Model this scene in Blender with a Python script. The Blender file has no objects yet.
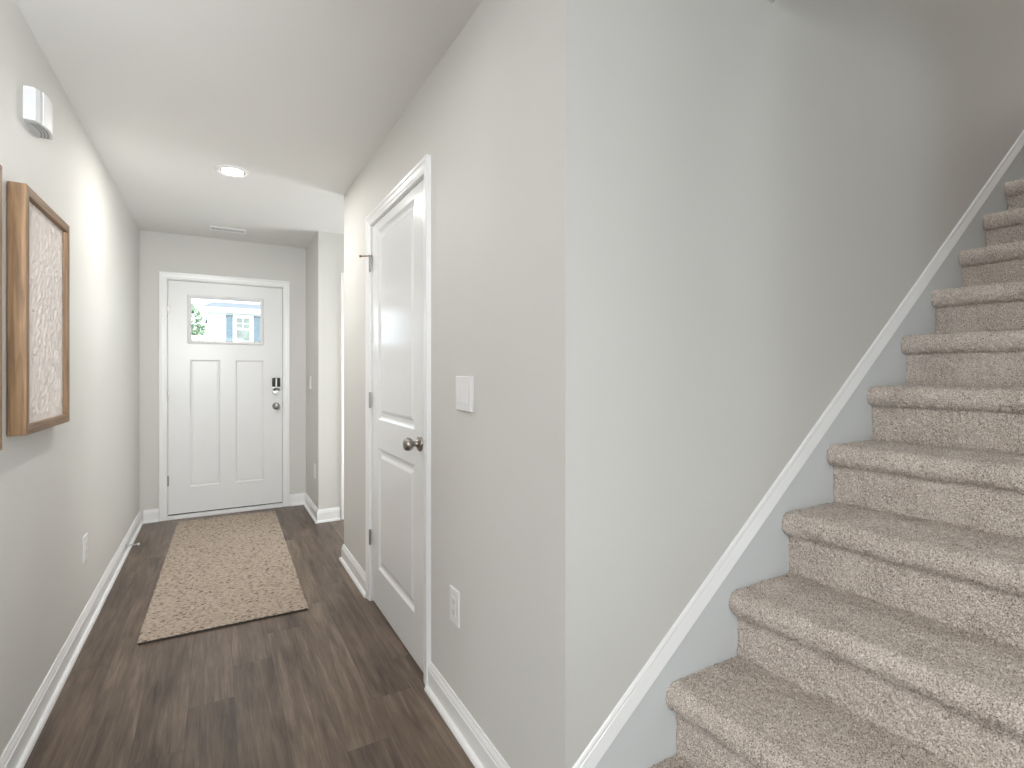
import bpy, bmesh, math, random
import numpy as np
from mathutils import Vector, Matrix

random.seed(7)
RNG = np.random.default_rng(7)
S = bpy.context.scene
C = S.collection
PI = math.pi

# ---------------------------------------------------------------- camera
H_CAM = 1.25
YAW = math.atan(295 / 517)                 # view turned right of the hall axis (+Y)
cam_d = bpy.data.cameras.new('camera')
cam = bpy.data.objects.new('camera', cam_d)
C.objects.link(cam)
cam.location = (0, 0, H_CAM)
cam.rotation_euler = (PI / 2, 0, -YAW)
cam_d.sensor_width = 36
cam_d.lens = 517 / 1024 * 36
cam_d.shift_y = -11 / 1024
cam_d.clip_start = 0.02
S.camera = cam

# ---------------------------------------------------------------- colour management
S.view_settings.view_transform = 'Standard'
S.view_settings.look = 'None'
S.view_settings.gamma = 1
S.view_settings.use_curve_mapping = False
S.view_settings.exposure = 0.66
S.cycles.use_denoising = True
S.cycles.max_bounces = 14
S.cycles.diffuse_bounces = 7
S.cycles.sample_clamp_indirect = 6

# ---------------------------------------------------------------- sky
W = bpy.data.worlds.new('sky')
S.world = W
W.use_nodes = True
bg = W.node_tree.nodes['Background']
bg.inputs['Color'].default_value = (0.80, 0.90, 1.0, 1)
bg.inputs['Strength'].default_value = 2.0


def light(name, kind, loc, energy, color=(1, 1, 1), size=None, size_y=None, aim=None, spread=None, radius=None, angle=None):
    d = bpy.data.lights.new(name, kind)
    d.energy = energy
    d.color = color
    if kind == 'AREA':
        d.shape = 'RECTANGLE' if size_y else 'DISK'
        d.size = size
        if size_y:
            d.size_y = size_y
        if spread:
            d.spread = math.radians(spread)
    if radius is not None:
        d.shadow_soft_size = radius
    if angle is not None:
        d.angle = math.radians(angle)
    o = bpy.data.objects.new(name, d)
    C.objects.link(o)
    o.location = loc
    if aim is not None:
        v = Vector(aim) - Vector(loc)
        o.rotation_euler = v.to_track_quat('-Z', 'Y').to_euler()
    return o


DAY = (0.96, 0.99, 1.0)
DAY2 = (0.84, 0.94, 1.0)
WARM = (1.0, 0.98, 0.95)
# sun over the street outside
light('sun', 'SUN', (0, 10, 20), 4.5, (1, 0.97, 0.92), aim=(-5, 24, 8), angle=1)
# daylight through the living room windows behind the camera, then added side fills
light('daylight_patio_doors', 'AREA', (-0.70, -4.9, 1.20), 21, DAY, 2.6, 2.0, aim=(-0.70, 0, 2.0))
light('daylight_stair_side_window', 'AREA', (4.10, -4.9, 1.40), 26, DAY2, 1.0, 1.7, aim=(1.0, 1.0, 1.5))
light('side_fill', 'AREA', (-5.2, -1.45, 1.40), 31, (1.0, 0.965, 0.91), 3.2, 1.7, aim=(0, -1.0, 1.8))  # fill added from the left to brighten the right hall wall
light('right_fill', 'AREA', (5.80, -3.90, 1.40), 45, DAY, 1.2, 1.7, aim=(-0.5, 1.9, 1.2))  # fill added from the right to lift the left hall wall
# daylight reaching the hall from the side passage
light('daylight_passage', 'AREA', (2.42, 4.06, 0.75), 23, (0.94, 0.98, 1.0), 0.85, 1.2, aim=(0.9, 4.0, 2.44))
# soft fill added beside the camera, aimed straight down the hall
light('hall_fill', 'AREA', (-0.25, 0.2, 1.7), 7.5, (0.96, 0.985, 1.0), 0.4, 0.4, aim=(-0.50, 2.6, 1.72), spread=84)
light('hall_top_fill', 'AREA', (0.08, 1.50, 2.425), 1.4, WARM, 0.13, aim=(0.08, 1.5, 0))  # unseen ceiling fill, added to brighten the near hall
light('stair_top_fill', 'AREA', (-0.6, -0.9, 2.42), 22, (1, 0.98, 0.96), 0.14, aim=(-0.3, -0.9, 0))  # unseen overhead fill, added for the carpeted treads and risers
# upstairs: window at the stair head and the landing's ceiling light
light('daylight_upstairs', 'AREA', (7.0, 0.5, 4.0), 7, (1, 0.97, 0.93), 0.8, 1.2, aim=(3.0, 0.6, 3.2))
light('landing_ceiling_light', 'AREA', (2.7, 0.3, 5.15), 11, (0.97, 0.99, 1.0), 0.9, aim=(2.7, 0.3, 0))


# ---------------------------------------------------------------- materials
def nodes_of(m):
    m.use_nodes = True
    nt = m.node_tree
    return nt, nt.nodes, nt.links, nt.nodes['Principled BSDF']


def N(nt, t, **kw):
    n = nt.nodes.new(t)
    for k, v in kw.items():
        setattr(n, k, v)
    return n


def math_n(nt, op, a, b=None, c=None):
    n = nt.nodes.new('ShaderNodeMath')
    n.operation = op
    for i, x in enumerate((a, b, c)):
        if x is None:
            continue
        if isinstance(x, (int, float)):
            n.inputs[i].default_value = x
        else:
            nt.links.new(x, n.inputs[i])
    return n.outputs[0]


def ramp(nt, fac, stops):
    r = nt.nodes.new('ShaderNodeValToRGB')
    e = r.color_ramp.elements
    while len(e) < len(stops):
        e.new(0.5)
    for i, (p, c) in enumerate(stops):
        e[i].position = p
        e[i].color = (*c, 1)
    nt.links.new(fac, r.inputs[0])
    return r.outputs[0]


def plain(name, col, rough=0.5, metal=0.0, bump=0.0, bscale=150.0, var=0.03, spec=0.5):
    """Painted / moulded surface: one colour with a faint procedural mottling and bump."""
    m = bpy.data.materials.new(name)
    nt, nd, lk, p = nodes_of(m)
    tc = N(nt, 'ShaderNodeTexCoord')
    n1 = N(nt, 'ShaderNodeTexNoise')
    n1.inputs['Scale'].default_value = 2.0
    n1.inputs['Detail'].default_value = 4
    lk.new(tc.outputs['Object'], n1.inputs['Vector'])
    a = tuple(max(0, x * (1 - var)) for x in col)
    b = tuple(min(1, x * (1 + var)) for x in col)
    lk.new(ramp(nt, n1.outputs['Fac'], [(0.3, a), (0.7, b)]), p.inputs['Base Color'])
    p.inputs['Roughness'].default_value = rough
    p.inputs['Metallic'].default_value = metal
    p.inputs['Specular IOR Level'].default_value = spec
    if bump:
        n2 = N(nt, 'ShaderNodeTexNoise')
        n2.inputs['Scale'].default_value = bscale
        n2.inputs['Detail'].default_value = 3
        lk.new(tc.outputs['Object'], n2.inputs['Vector'])
        b_ = N(nt, 'ShaderNodeBump')
        b_.inputs['Strength'].default_value = bump
        b_.inputs['Distance'].default_value = 0.002
        lk.new(n2.outputs['Fac'], b_.inputs['Height'])
        lk.new(b_.outputs['Normal'], p.inputs['Normal'])
    return m


M = {}
M['wall'] = plain('wall_paint', (0.660, 0.650, 0.622), 0.6, bump=0.12, bscale=260, var=0.01, spec=0.3)
M['ceil'] = plain('ceiling_paint', (0.79, 0.785, 0.765), 0.8, bump=0.15, bscale=200, var=0.01, spec=0.2)
M['trim'] = plain('white_trim_paint', (0.86, 0.86, 0.86), 0.28, var=0.01)
M['door'] = plain('white_door_paint', (0.845, 0.85, 0.86), 0.17, bump=0.03, bscale=90, var=0.01)
M['fdoor'] = plain('white_front_door_paint', (0.80, 0.80, 0.805), 0.3, var=0.01)
M['skirt'] = plain('pale_blue_grey_paint', (0.70, 0.728, 0.742), 0.4, var=0.01)
M['plastic'] = plain('white_plastic', (0.80, 0.79, 0.79), 0.35, var=0.01)
M['chime'] = plain('cool_white_plastic', (0.57, 0.575, 0.59), 0.45, var=0.01)
M['slot'] = plain('dark_slot', (0.05, 0.05, 0.05), 0.6)
M['grey'] = plain('grey_duct_metal', (0.30, 0.30, 0.32), 0.6)
M['nickel'] = plain('brushed_nickel', (0.40, 0.37, 0.34), 0.32, 1.0, bump=0.05, bscale=400)
M['hinge'] = plain('satin_nickel_hinge', (0.40, 0.39, 0.37), 0.38, 1.0)
M['black'] = plain('black_gloss_plastic', (0.018, 0.014, 0.015), 0.25)
M['silver'] = plain('silver_metal', (0.62, 0.61, 0.59), 0.3, 1.0)
M['rubber'] = plain('white_rubber', (0.8, 0.8, 0.78), 0.6)
M['brass'] = plain('aged_brass', (0.45, 0.32, 0.19), 0.35, 1.0)
M['dark'] = plain('dark_gap_shade', (0.02, 0.018, 0.016), 0.8)  # shade of the gap under the front door, as colour
M['siding'] = plain('white_house_siding', (0.80, 0.80, 0.84), 0.7)
M['fascia'] = plain('white_fascia', (0.88, 0.88, 0.86), 0.6)
M['shingle'] = plain('grey_shingle', (0.15, 0.165, 0.19), 0.9, var=0.15)
M['shutter'] = plain('blue_shutter_paint', (0.15, 0.20, 0.25), 0.6)
M['leaf'] = plain('green_leaf', (0.21, 0.29, 0.18), 0.6, var=0.35)
M['bark'] = plain('grey_bark', (0.22, 0.18, 0.15), 0.9, var=0.2)
M['lawn'] = plain('lawn_grass', (0.24, 0.27, 0.19), 0.95, bump=0.5, bscale=20, var=0.2)
M['concrete'] = plain('porch_concrete', (0.55, 0.54, 0.52), 0.9, var=0.08)
M['hpane'] = plain('house_window_glass', (0.19, 0.215, 0.205), 0.15, var=0.3)


def mat_glass(name):
    m = bpy.data.materials.new(name)
    m.use_nodes = True
    nt = m.node_tree
    nt.nodes.clear()
    out = N(nt, 'ShaderNodeOutputMaterial')
    mix = N(nt, 'ShaderNodeMixShader')
    tr = N(nt, 'ShaderNodeBsdfTransparent')
    tr.inputs['Color'].default_value = (0.96, 0.98, 0.97, 1)
    gl = N(nt, 'ShaderNodeBsdfGlossy')
    gl.inputs['Roughness'].default_value = 0.02
    fr = N(nt, 'ShaderNodeFresnel')
    fr.inputs['IOR'].default_value = 1.45
    nt.links.new(fr.outputs[0], mix.inputs[0])
    nt.links.new(tr.outputs[0], mix.inputs[1])
    nt.links.new(gl.outputs[0], mix.inputs[2])
    nt.links.new(mix.outputs[0], out.inputs[0])
    return m


M['glass'] = mat_glass('clear_window_glass')


def mat_lamp(name, col, strength):
    m = bpy.data.materials.new(name)
    nt, nd, lk, p = nodes_of(m)
    p.inputs['Base Color'].default_value = (0.9, 0.9, 0.9, 1)
    p.inputs['Emission Color'].default_value = (*col, 1)
    p.inputs['Emission Strength'].default_value = strength
    return m


M['lamp'] = mat_lamp('glowing_lens', (1.0, 0.93, 0.82), 22)

PLANK_W, PLANK_L, SEAM_X = 0.152, 1.22, 0.514


def mat_planks():
    m = bpy.data.materials.new('vinyl_plank_floor')
    nt, nd, lk, p = nodes_of(m)
    tc = N(nt, 'ShaderNodeTexCoord')
    sx = N(nt, 'ShaderNodeSeparateXYZ')
    lk.new(tc.outputs['Object'], sx.inputs[0])
    X, Y = sx.outputs[0], sx.outputs[1]
    cx = math_n(nt, 'DIVIDE', math_n(nt, 'SUBTRACT', X, SEAM_X), PLANK_W)
    col = math_n(nt, 'FLOOR', cx)
    fx = math_n(nt, 'FRACT', cx)
    off = math_n(nt, 'FRACT', math_n(nt, 'ADD', math_n(nt, 'MULTIPLY', col, 0.1924), 0.626))
    cy = math_n(nt, 'SUBTRACT', math_n(nt, 'DIVIDE', Y, PLANK_L), off)
    row = math_n(nt, 'FLOOR', cy)
    fy = math_n(nt, 'FRACT', cy)
    cid = N(nt, 'ShaderNodeCombineXYZ')
    lk.new(col, cid.inputs[0]); lk.new(row, cid.inputs[1])
    wn = N(nt, 'ShaderNodeTexWhiteNoise', noise_dimensions='3D')
    lk.new(cid.outputs[0], wn.inputs['Vector'])
    rnd = wn.outputs['Value']
    # grain coordinates, shifted per plank so no two boards share a figure
    gx = math_n(nt, 'ADD', X, math_n(nt, 'MULTIPLY', rnd, 37.0))
    gy = math_n(nt, 'ADD', Y, math_n(nt, 'MULTIPLY', rnd, 91.0))
    gv = N(nt, 'ShaderNodeCombineXYZ')
    lk.new(math_n(nt, 'MULTIPLY', gx, 34.0), gv.inputs[0])
    lk.new(math_n(nt, 'MULTIPLY', gy, 2.2), gv.inputs[1])
    g1 = N(nt, 'ShaderNodeTexNoise')
    g1.inputs['Scale'].default_value = 1.0
    g1.inputs['Detail'].default_value = 7
    g1.inputs['Roughness'].default_value = 0.62
    g1.inputs['Distortion'].default_value = 0.6
    lk.new(gv.outputs[0], g1.inputs['Vector'])
    gv2 = N(nt, 'ShaderNodeCombineXYZ')
    lk.new(math_n(nt, 'MULTIPLY', gx, 160.0), gv2.inputs[0])
    lk.new(math_n(nt, 'MULTIPLY', gy, 7.0), gv2.inputs[1])
    g2 = N(nt, 'ShaderNodeTexNoise')
    g2.inputs['Scale'].default_value = 1.0
    g2.inputs['Detail'].default_value = 4
    lk.new(gv2.outputs[0], g2.inputs['Vector'])
    gv3 = N(nt, 'ShaderNodeCombineXYZ')
    lk.new(math_n(nt, 'MULTIPLY', gx, 9.0), gv3.inputs[0])
    lk.new(math_n(nt, 'MULTIPLY', gy, 3.0), gv3.inputs[1])
    g3 = N(nt, 'ShaderNodeTexNoise')
    g3.inputs['Scale'].default_value = 1.0
    g3.inputs['Detail'].default_value = 3
    lk.new(gv3.outputs[0], g3.inputs['Vector'])
    t = math_n(nt, 'MULTIPLY_ADD', g2.outputs['Fac'], 0.22, math_n(nt, 'MULTIPLY', g1.outputs['Fac'], 0.5))
    t = math_n(nt, 'MULTIPLY_ADD', g3.outputs['Fac'], 0.32, t)
    t = math_n(nt, 'ADD', t, math_n(nt, 'MULTIPLY', math_n(nt, 'SUBTRACT', rnd, 0.5), 0.13))
    c = ramp(nt, t, [(0.33, (0.038, 0.025, 0.018)), (0.45, (0.095, 0.066, 0.048)), (0.56, (0.155, 0.112, 0.083)), (0.70, (0.265, 0.200, 0.152))])
    ex = math_n(nt, 'MINIMUM', fx, math_n(nt, 'SUBTRACT', 1.0, fx))
    ey = math_n(nt, 'MINIMUM', fy, math_n(nt, 'SUBTRACT', 1.0, fy))
    sxm = math_n(nt, 'LESS_THAN', ex, 0.008)
    sym = math_n(nt, 'LESS_THAN', ey, 0.0012)
    seam = math_n(nt, 'MAXIMUM', sxm, sym)
    mix = N(nt, 'ShaderNodeMix', data_type='RGBA')
    lk.new(math_n(nt, 'MULTIPLY', seam, 0.55), mix.inputs['Factor'])
    lk.new(c, mix.inputs['A'])
    mix.inputs['B'].default_value = (0.045, 0.034, 0.028, 1)
    lk.new(mix.outputs['Result'], p.inputs['Base Color'])
    p.inputs['Roughness'].default_value = 0.37
    p.inputs['Specular IOR Level'].default_value = 0.4
    b_ = N(nt, 'ShaderNodeBump')
    b_.inputs['Strength'].default_value = 0.25
    b_.inputs['Distance'].default_value = 0.001
    lk.new(math_n(nt, 'SUBTRACT', math_n(nt, 'ADD', g2.outputs['Fac'], g1.outputs['Fac']), seam), b_.inputs['Height'])
    lk.new(b_.outputs['Normal'], p.inputs['Normal'])
    return m


def mat_speckle(name, scale, stops, rough=1.0, coord='world', stretch=(1, 1, 1), detail=2.0, patch=0.0):
    """Yarn of mixed fibre colours: speckle fixed to the world so that copied pieces differ."""
    m = bpy.data.materials.new(name)
    nt, nd, lk, p = nodes_of(m)
    mp = N(nt, 'ShaderNodeMapping')
    mp.inputs['Scale'].default_value = stretch
    if coord == 'world':
        g = N(nt, 'ShaderNodeNewGeometry')
        lk.new(g.outputs['Position'], mp.inputs['Vector'])
    else:
        g = N(nt, 'ShaderNodeTexCoord')
        lk.new(g.outputs['Object'], mp.inputs['Vector'])
    n = N(nt, 'ShaderNodeTexNoise')
    n.inputs['Scale'].default_value = scale
    n.inputs['Detail'].default_value = detail
    n.inputs['Roughness'].default_value = 0.6
    lk.new(mp.outputs[0], n.inputs['Vector'])
    f = n.outputs['Fac']
    if patch:
        n2 = N(nt, 'ShaderNodeTexNoise')
        n2.inputs['Scale'].default_value = 9
        n2.inputs['Detail'].default_value = 3
        lk.new(mp.outputs[0], n2.inputs['Vector'])
        f = math_n(nt, 'ADD', f, math_n(nt, 'MULTIPLY', math_n(nt, 'SUBTRACT', n2.outputs['Fac'], 0.5), patch))
    lk.new(ramp(nt, f, stops), p.inputs['Base Color'])
    p.inputs['Roughness'].default_value = rough
    p.inputs['Specular IOR Level'].default_value = 0.1
    p.inputs['Sheen Weight'].default_value = 0.15
    return m


M['floor'] = mat_planks()
M['carpet'] = mat_speckle('speckled_taupe_carpet', 310, [(0.33, (0.15, 0.115, 0.095)), (0.43, (0.49, 0.42, 0.37)), (0.54, (0.65, 0.575, 0.51)), (0.66, (0.86, 0.79, 0.73))], patch=0.14)
M['rug'] = mat_speckle('tan_jute_yarn', 72, [(0.31, (0.085, 0.060, 0.045)), (0.39, (0.23, 0.18, 0.14)), (0.46, (0.41, 0.335, 0.268)), (0.72, (0.56, 0.47, 0.39))], coord='object', stretch=(0.55, 1.6, 1), detail=3, patch=0.10)
M['backing'] = plain('dark_rug_backing', (0.05, 0.042, 0.038), 0.9)
M['plaster'] = plain('textured_cream_plaster', (0.72, 0.66, 0.62), 0.8, bump=0.5, bscale=60, var=0.03, spec=0.2)


def mat_wood(name, cols, sc=(60, 60, 3.0)):
    m = bpy.data.materials.new(name)
    nt, nd, lk, p = nodes_of(m)
    tc = N(nt, 'ShaderNodeTexCoord')
    mp = N(nt, 'ShaderNodeMapping')
    mp.inputs['Scale'].default_value = sc
    lk.new(tc.outputs['Object'], mp.inputs['Vector'])
    n = N(nt, 'ShaderNodeTexNoise')
    n.inputs['Scale'].default_value = 1
    n.inputs['Detail'].default_value = 6
    n.inputs['Distortion'].default_value = 0.8
    lk.new(mp.outputs[0], n.inputs['Vector'])
    lk.new(ramp(nt, n.outputs['Fac'], [(0.3, cols[0]), (0.5, cols[1]), (0.7, cols[2])]), p.inputs['Base Color'])
    p.inputs['Roughness'].default_value = 0.5
    b_ = N(nt, 'ShaderNodeBump')
    b_.inputs['Strength'].default_value = 0.2
    b_.inputs['Distance'].default_value = 0.001
    lk.new(n.outputs['Fac'], b_.inputs['Height'])
    lk.new(b_.outputs['Normal'], p.inputs['Normal'])
    return m


OAK = ((0.115, 0.060, 0.025), (0.215, 0.122, 0.055), (0.30, 0.182, 0.090))
M['oak_v'] = mat_wood('oak_upright', OAK, (70, 70, 4))
M['oak_h'] = mat_wood('oak_level', OAK, (70, 4, 70))


# ---------------------------------------------------------------- mesh helpers
def link(name, mesh, mat, parent=None, smooth=False):
    mesh.materials.clear()
    mesh.materials.append(M[mat] if isinstance(mat, str) else mat)
    if smooth:
        for f in mesh.polygons:
            f.use_smooth = True
    o = bpy.data.objects.new(name, mesh)
    C.objects.link(o)
    if parent is not None:
        o.parent = parent
    return o


def obj(name, bm, mat, parent=None, smooth=False, origin=None):
    if origin is not None:
        bmesh.ops.translate(bm, verts=bm.verts, vec=-Vector(origin))
    bmesh.ops.recalc_face_normals(bm, faces=bm.faces)
    me = bpy.data.meshes.new(name)
    bm.to_mesh(me)
    bm.free()
    o = link(name, me, mat, parent, smooth)
    if origin is not None:
        o.location = origin
    return o


def empty(name, loc=(0, 0, 0)):
    o = bpy.data.objects.new(name, None)
    o.empty_display_size = 0.1
    C.objects.link(o)
    o.location = loc
    return o


def tag(o, label=None, cat=None, group=None, kind=None):
    if label: o['label'] = label
    if cat: o['category'] = cat
    if group: o['group'] = group
    if kind: o['kind'] = kind
    return o


def box(bm, x0, x1, y0, y1, z0, z1, bev=0.0, seg=2):
    r = bmesh.ops.create_cube(bm, size=1)
    vs = r['verts']
    for v in vs:
        v.co = Vector(((x0 + x1) / 2 + v.co.x * (x1 - x0), (y0 + y1) / 2 + v.co.y * (y1 - y0), (z0 + z1) / 2 + v.co.z * (z1 - z0)))
    if bev:
        es = list({e for v in vs for e in v.link_edges})
        bmesh.ops.bevel(bm, geom=es, offset=bev, segments=seg, affect='EDGES', profile=0.6)
    return bm


def boxes(*bs, bev=0.0):
    bm = bmesh.new()
    for b in bs:
        box(bm, *b, bev=bev)
    return bm


def lathe(bm, prof, axis, base, seg=28):
    """Revolve (radius, height) pairs about an axis direction starting at base."""
    axis = Vector(axis).normalized()
    q = axis.to_track_quat('Z', 'Y')
    rings = []
    for r, h in prof:
        ring = []
        if r < 1e-6:
            ring = [bm.verts.new(q @ Vector((0, 0, h)) + Vector(base))]
        else:
            for k in range(seg):
                a = 2 * PI * k / seg
                ring.append(bm.verts.new(q @ Vector((r * math.cos(a), r * math.sin(a), h)) + Vector(base)))
        rings.append(ring)
    for a, b in zip(rings, rings[1:]):
        for k in range(seg):
            k2 = (k + 1) % seg
            if len(a) == 1 and len(b) == 1:
                continue
            if len(a) == 1:
                bm.faces.new((a[0], b[k], b[k2]))
            elif len(b) == 1:
                bm.faces.new((a[k], b[0], a[k2]))
            else:
                bm.faces.new((a[k], b[k], b[k2], a[k2]))
    for ring in (rings[0], rings[-1]):
        if len(ring) > 1:
            try:
                bm.faces.new(ring)
            except ValueError:
                pass
    return bm


def loft(bm, rings, closed=True, cap=True):
    """Skin successive closed rings of points."""
    R = [[bm.verts.new(p) for p in r] for r in rings]
    n = len(R[0])
    for a, b in zip(R, R[1:]):
        for k in range(n if closed else n - 1):
            k2 = (k + 1) % n
            bm.faces.new((a[k], a[k2], b[k2], b[k]))
    if cap:
        bm.faces.new(R[0]); bm.faces.new(R[-1])
    return bm


BASE_PROF = [(0, 0), (0.028, 0), (0.0275, 0.006), (0.025, 0.012), (0.021, 0.016), (0.014, 0.018), (0.014, 0.078), (0.0115, 0.081), (0.0115, 0.087),
             (0.009, 0.094), (0.006, 0.100), (0.005, 0.106), (0, 0.106)]


def offset_path(path, d):
    """Offset an open XY polyline to its left by d, mitred."""
    out = []
    for i, p in enumerate(path):
        p = Vector(p)
        ns = []
        if i > 0:
            t = (p - Vector(path[i - 1])).normalized(); ns.append(Vector((-t.y, t.x)))
        if i < len(path) - 1:
            t = (Vector(path[i + 1]) - p).normalized(); ns.append(Vector((-t.y, t.x)))
        n = sum(ns, Vector((0, 0))).normalized()
        out.append(p + n * (d / max(0.3, n.dot(ns[0]))))
    return out


def baseboard(name, path, label):
    bm = bmesh.new()
    cols = [offset_path(path, d) for d, z in BASE_PROF]
    rings = [[Vector((cols[j][i].x, cols[j][i].y, BASE_PROF[j][1])) for j in range(len(BASE_PROF))] for i in range(len(path))]
    loft(bm, rings)
    o = obj(name, bm, 'trim')
    return tag(o, label, 'baseboard', kind='structure')


CAS_PROF = [(0, 0), (0, 0.010), (0.004, 0.012), (0.012, 0.012), (0.020, 0.0145), (0.036, 0.016), (0.044, 0.020), (0.052, 0.021), (0.057, 0.019), (0.057, 0)]


def casing(name, axis, plane, out, a, b, top, mat='trim', zb=0.0, label=None, width=1.0):
    """Moulded casing round an opening a..b wide and top high. axis 'x': the wall runs along X at y=plane;
    axis 'y': the wall runs along Y at x=plane; out is the room side (+1/-1)."""
    bm = bmesh.new()

    def P(u, t, z):
        return Vector((u, plane + out * t, z)) if axis == 'x' else Vector((plane + out * t, u, z))
    rings = []
    for i in range(4):
        r = []
        for w, t in CAS_PROF:
            w *= width
            r.append([P(a - w, t, zb), P(a - w, t, top + w), P(b + w, t, top + w), P(b + w, t, zb)][i])
        rings.append(r)
    loft(bm, rings)
    o = obj(name, bm, mat)
    return tag(o, label, 'trim', kind='structure')


# ---------------------------------------------------------------- room dimensions
XL, XR = -0.560, 0.738          # hall walls
YF = 5.270                      # front wall
YC0, YC1 = 3.560, 4.565         # cross hall opening
YS = 1.030                      # stair wall
ZC = 2.440
Z2 = 2.800                      # upper floor
ZU = 5.240
YB = -4.700                     # living room back wall
XE = 5.60
XW = -5.00                      # living room side wall
YL = 1.20                       # where the left hall wall begins

# doors
CD0, CD1, CDT = 2.004, 2.842, 2.050      # closet door slab (y range, top)
FD0, FD1, FDT = -0.362, 0.530, 2.042     # front door slab (x range, top)

# ---------------------------------------------------------------- setting
def struct(name, bm, mat, label, cat):
    return tag(obj(name, bm, mat), label, cat, kind='structure')


struct('floor', boxes((XW - .12, XE, YB - .12, YF + .02, -0.10, 0.0)), 'floor', 'grey brown vinyl plank floor running down the hall', 'floor')
struct('ceiling', boxes((XW - .12, 1.55, YB - .12, YF + .12, ZC, Z2), (1.55, XE, YB - .12, -0.15, ZC, Z2), (1.55, 2.6, YS + .12, YF + .12, ZC, Z2)),
       'ceil', 'pale flat ceiling over the hall and living room', 'ceiling')
struct('wall_left', boxes((XL - .12, XL, YL, YF + .12, 0, ZC), (XW, XL - .12, YL, YL + .12, 0, ZC)), 'wall', 'long pale left wall of the hall with the framed panels', 'wall')
# front wall with the entrance opening
g = 0.012
struct('wall_front', boxes((XL, FD0 - g, YF, YF + .14, 0, ZC), (FD1 + g, 2.6, YF, YF + .14, 0, ZC), (FD0 - g, FD1 + g, YF, YF + .14, FDT + g, ZC)),
       'wall', 'narrow end wall around the white front door', 'wall')
# closet wall with its door opening
struct('wall_right', boxes((XR, XR + .12, YS + .12, CD0 - g, 0, ZC), (XR, XR + .12, CD1 + g, YC0, 0, ZC), (XR, XR + .12, CD0 - g, CD1 + g, CDT + g, ZC)),
       'wall', 'right hall wall holding the closet door and switches', 'wall')
struct('wall_stair', boxes((XR, 7.2, YS, YS + .12, 0, ZU)), 'wall', 'tall wall rising along the carpeted stairs', 'wall')
struct('wall_passage', boxes((XR + .12, 2.5, YC0 - .12, YC0, 0, ZC), (2.5, 2.6, YC0 - .12, YC1 + .12, 0, ZC)), 'wall', 'wall of the side passage behind the closet', 'wall')
struct('wall_entry', boxes((XR, XR + .12, YC1, YF, 0, ZC), (XR + .12, 0.985, YC1, YC1 + .12, 0, ZC), (1.85, 2.5, YC1, YC1 + .12, 0, ZC), (0.985, 1.85, YC1, YC1 + .12, 2.06, ZC)),
       'wall', 'short wall jutting out right of the front door', 'wall')
struct('wall_back', boxes((XW, -2.05, YB - .12, YB, 0, ZC), (0.65, 3.57, YB - .12, YB, 0, ZC), (4.63, XE, YB - .12, YB, 0, ZC),
                          (-2.05, 0.65, YB - .12, YB, 2.22, ZC), (3.57, 4.63, YB - .12, YB, 0, 0.5), (3.57, 4.63, YB - .12, YB, 2.27, ZC)),
       'wall', 'living room wall behind the camera with its windows', 'wall')
struct('wall_side', boxes((XW - .12, XW, YB - .12, -3.1, 0, ZC), (XW - .12, XW, 0.2, YL + .12, 0, ZC), (XW - .12, XW, -3.1, 0.2, 0, 0.5), (XW - .12, XW, -3.1, 0.2, 2.27, ZC)),
       'wall', 'living room side wall with a broad opening for added fill light', 'wall')
struct('wall_living', boxes((XE, XE + .12, YB - .12, -4.55, 0, ZC), (XE, XE + .12, -3.25, -0.03, 0, ZC), (XE, XE + .12, -4.55, -3.25, 0, 0.5), (XE, XE + .12, -4.55, -3.25, 2.27, ZC)), 'wall', 'living room side wall behind the staircase', 'wall')  # opening added to let in the fill from the right
struct('wall_stairwell', boxes((2.10, 7.2, -0.15, -0.03, 0, ZU), (1.55, 2.10, -0.15, -0.03, ZC, ZU)), 'wall', 'near wall enclosing the upper part of the stairs', 'wall')
struct('wall_upper', boxes((1.43, 1.55, -0.15, YS, Z2, ZU)), 'wall', 'short upper wall above the stairwell opening', 'wall')
struct('wall_landing', boxes((7.2, 7.32, -0.15, YS + .12, 0, ZU)), 'wall', 'wall at the far end of the upstairs landing', 'wall')
struct('ceiling_upper', boxes((1.43, 7.32, -0.15, YS + .12, ZU, ZU + .1)), 'ceil', 'upstairs ceiling above the staircase', 'ceiling')


def house_window(name, x0, x1, z0, z1, label):
    bm = boxes((x0, x0 + .05, YB - .10, YB - .04, z0, z1), (x1 - .05, x1, YB - .10, YB - .04, z0, z1), (x0, x1, YB - .10, YB - .04, z0, z0 + .05),
               (x0, x1, YB - .10, YB - .04, z1 - .05, z1), (x0, x1, YB - .095, YB - .045, (z0 + z1) / 2 - .02, (z0 + z1) / 2 + .02))
    w = tag(obj(name, bm, 'trim'), label, 'window', kind='structure')
    obj('pane', boxes((x0 + .04, x1 - .04, YB - .074, YB - .068, z0 + .04, z1 - .04)), 'glass', w)
    return w


house_window('window_1', -2.05, 0.65, 0.0, 2.22, 'tall living room window behind the camera')
house_window('window_2', 3.57, 4.63, 0.5, 2.27, 'single living room window behind the camera')

# baseboards (wall on the right hand of the path, room on the left)
baseboard('baseboard_left', [(XL, YF), (XL, YL), (XW, YL)], 'white baseboard along the left hall wall')
baseboard('baseboard_front', [(FD0 - .066, YF), (XL + .028, YF)], 'short white baseboard left of the front door')
baseboard('baseboard_entry', [(XR + .172, YC1), (XR, YC1), (XR, YF), (FD1 + .066, YF)][::1], 'white baseboard wrapping the corner right of the front door')
baseboard('baseboard_right', [(XR + .0, YS), (XR, CD0 - .062)], 'white baseboard between closet door and stair corner')
baseboard('baseboard_passage', [(XR, CD1 + .062), (XR, YC0), (2.5, YC0)], 'white baseboard beyond the closet door turning into the passage')

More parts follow.
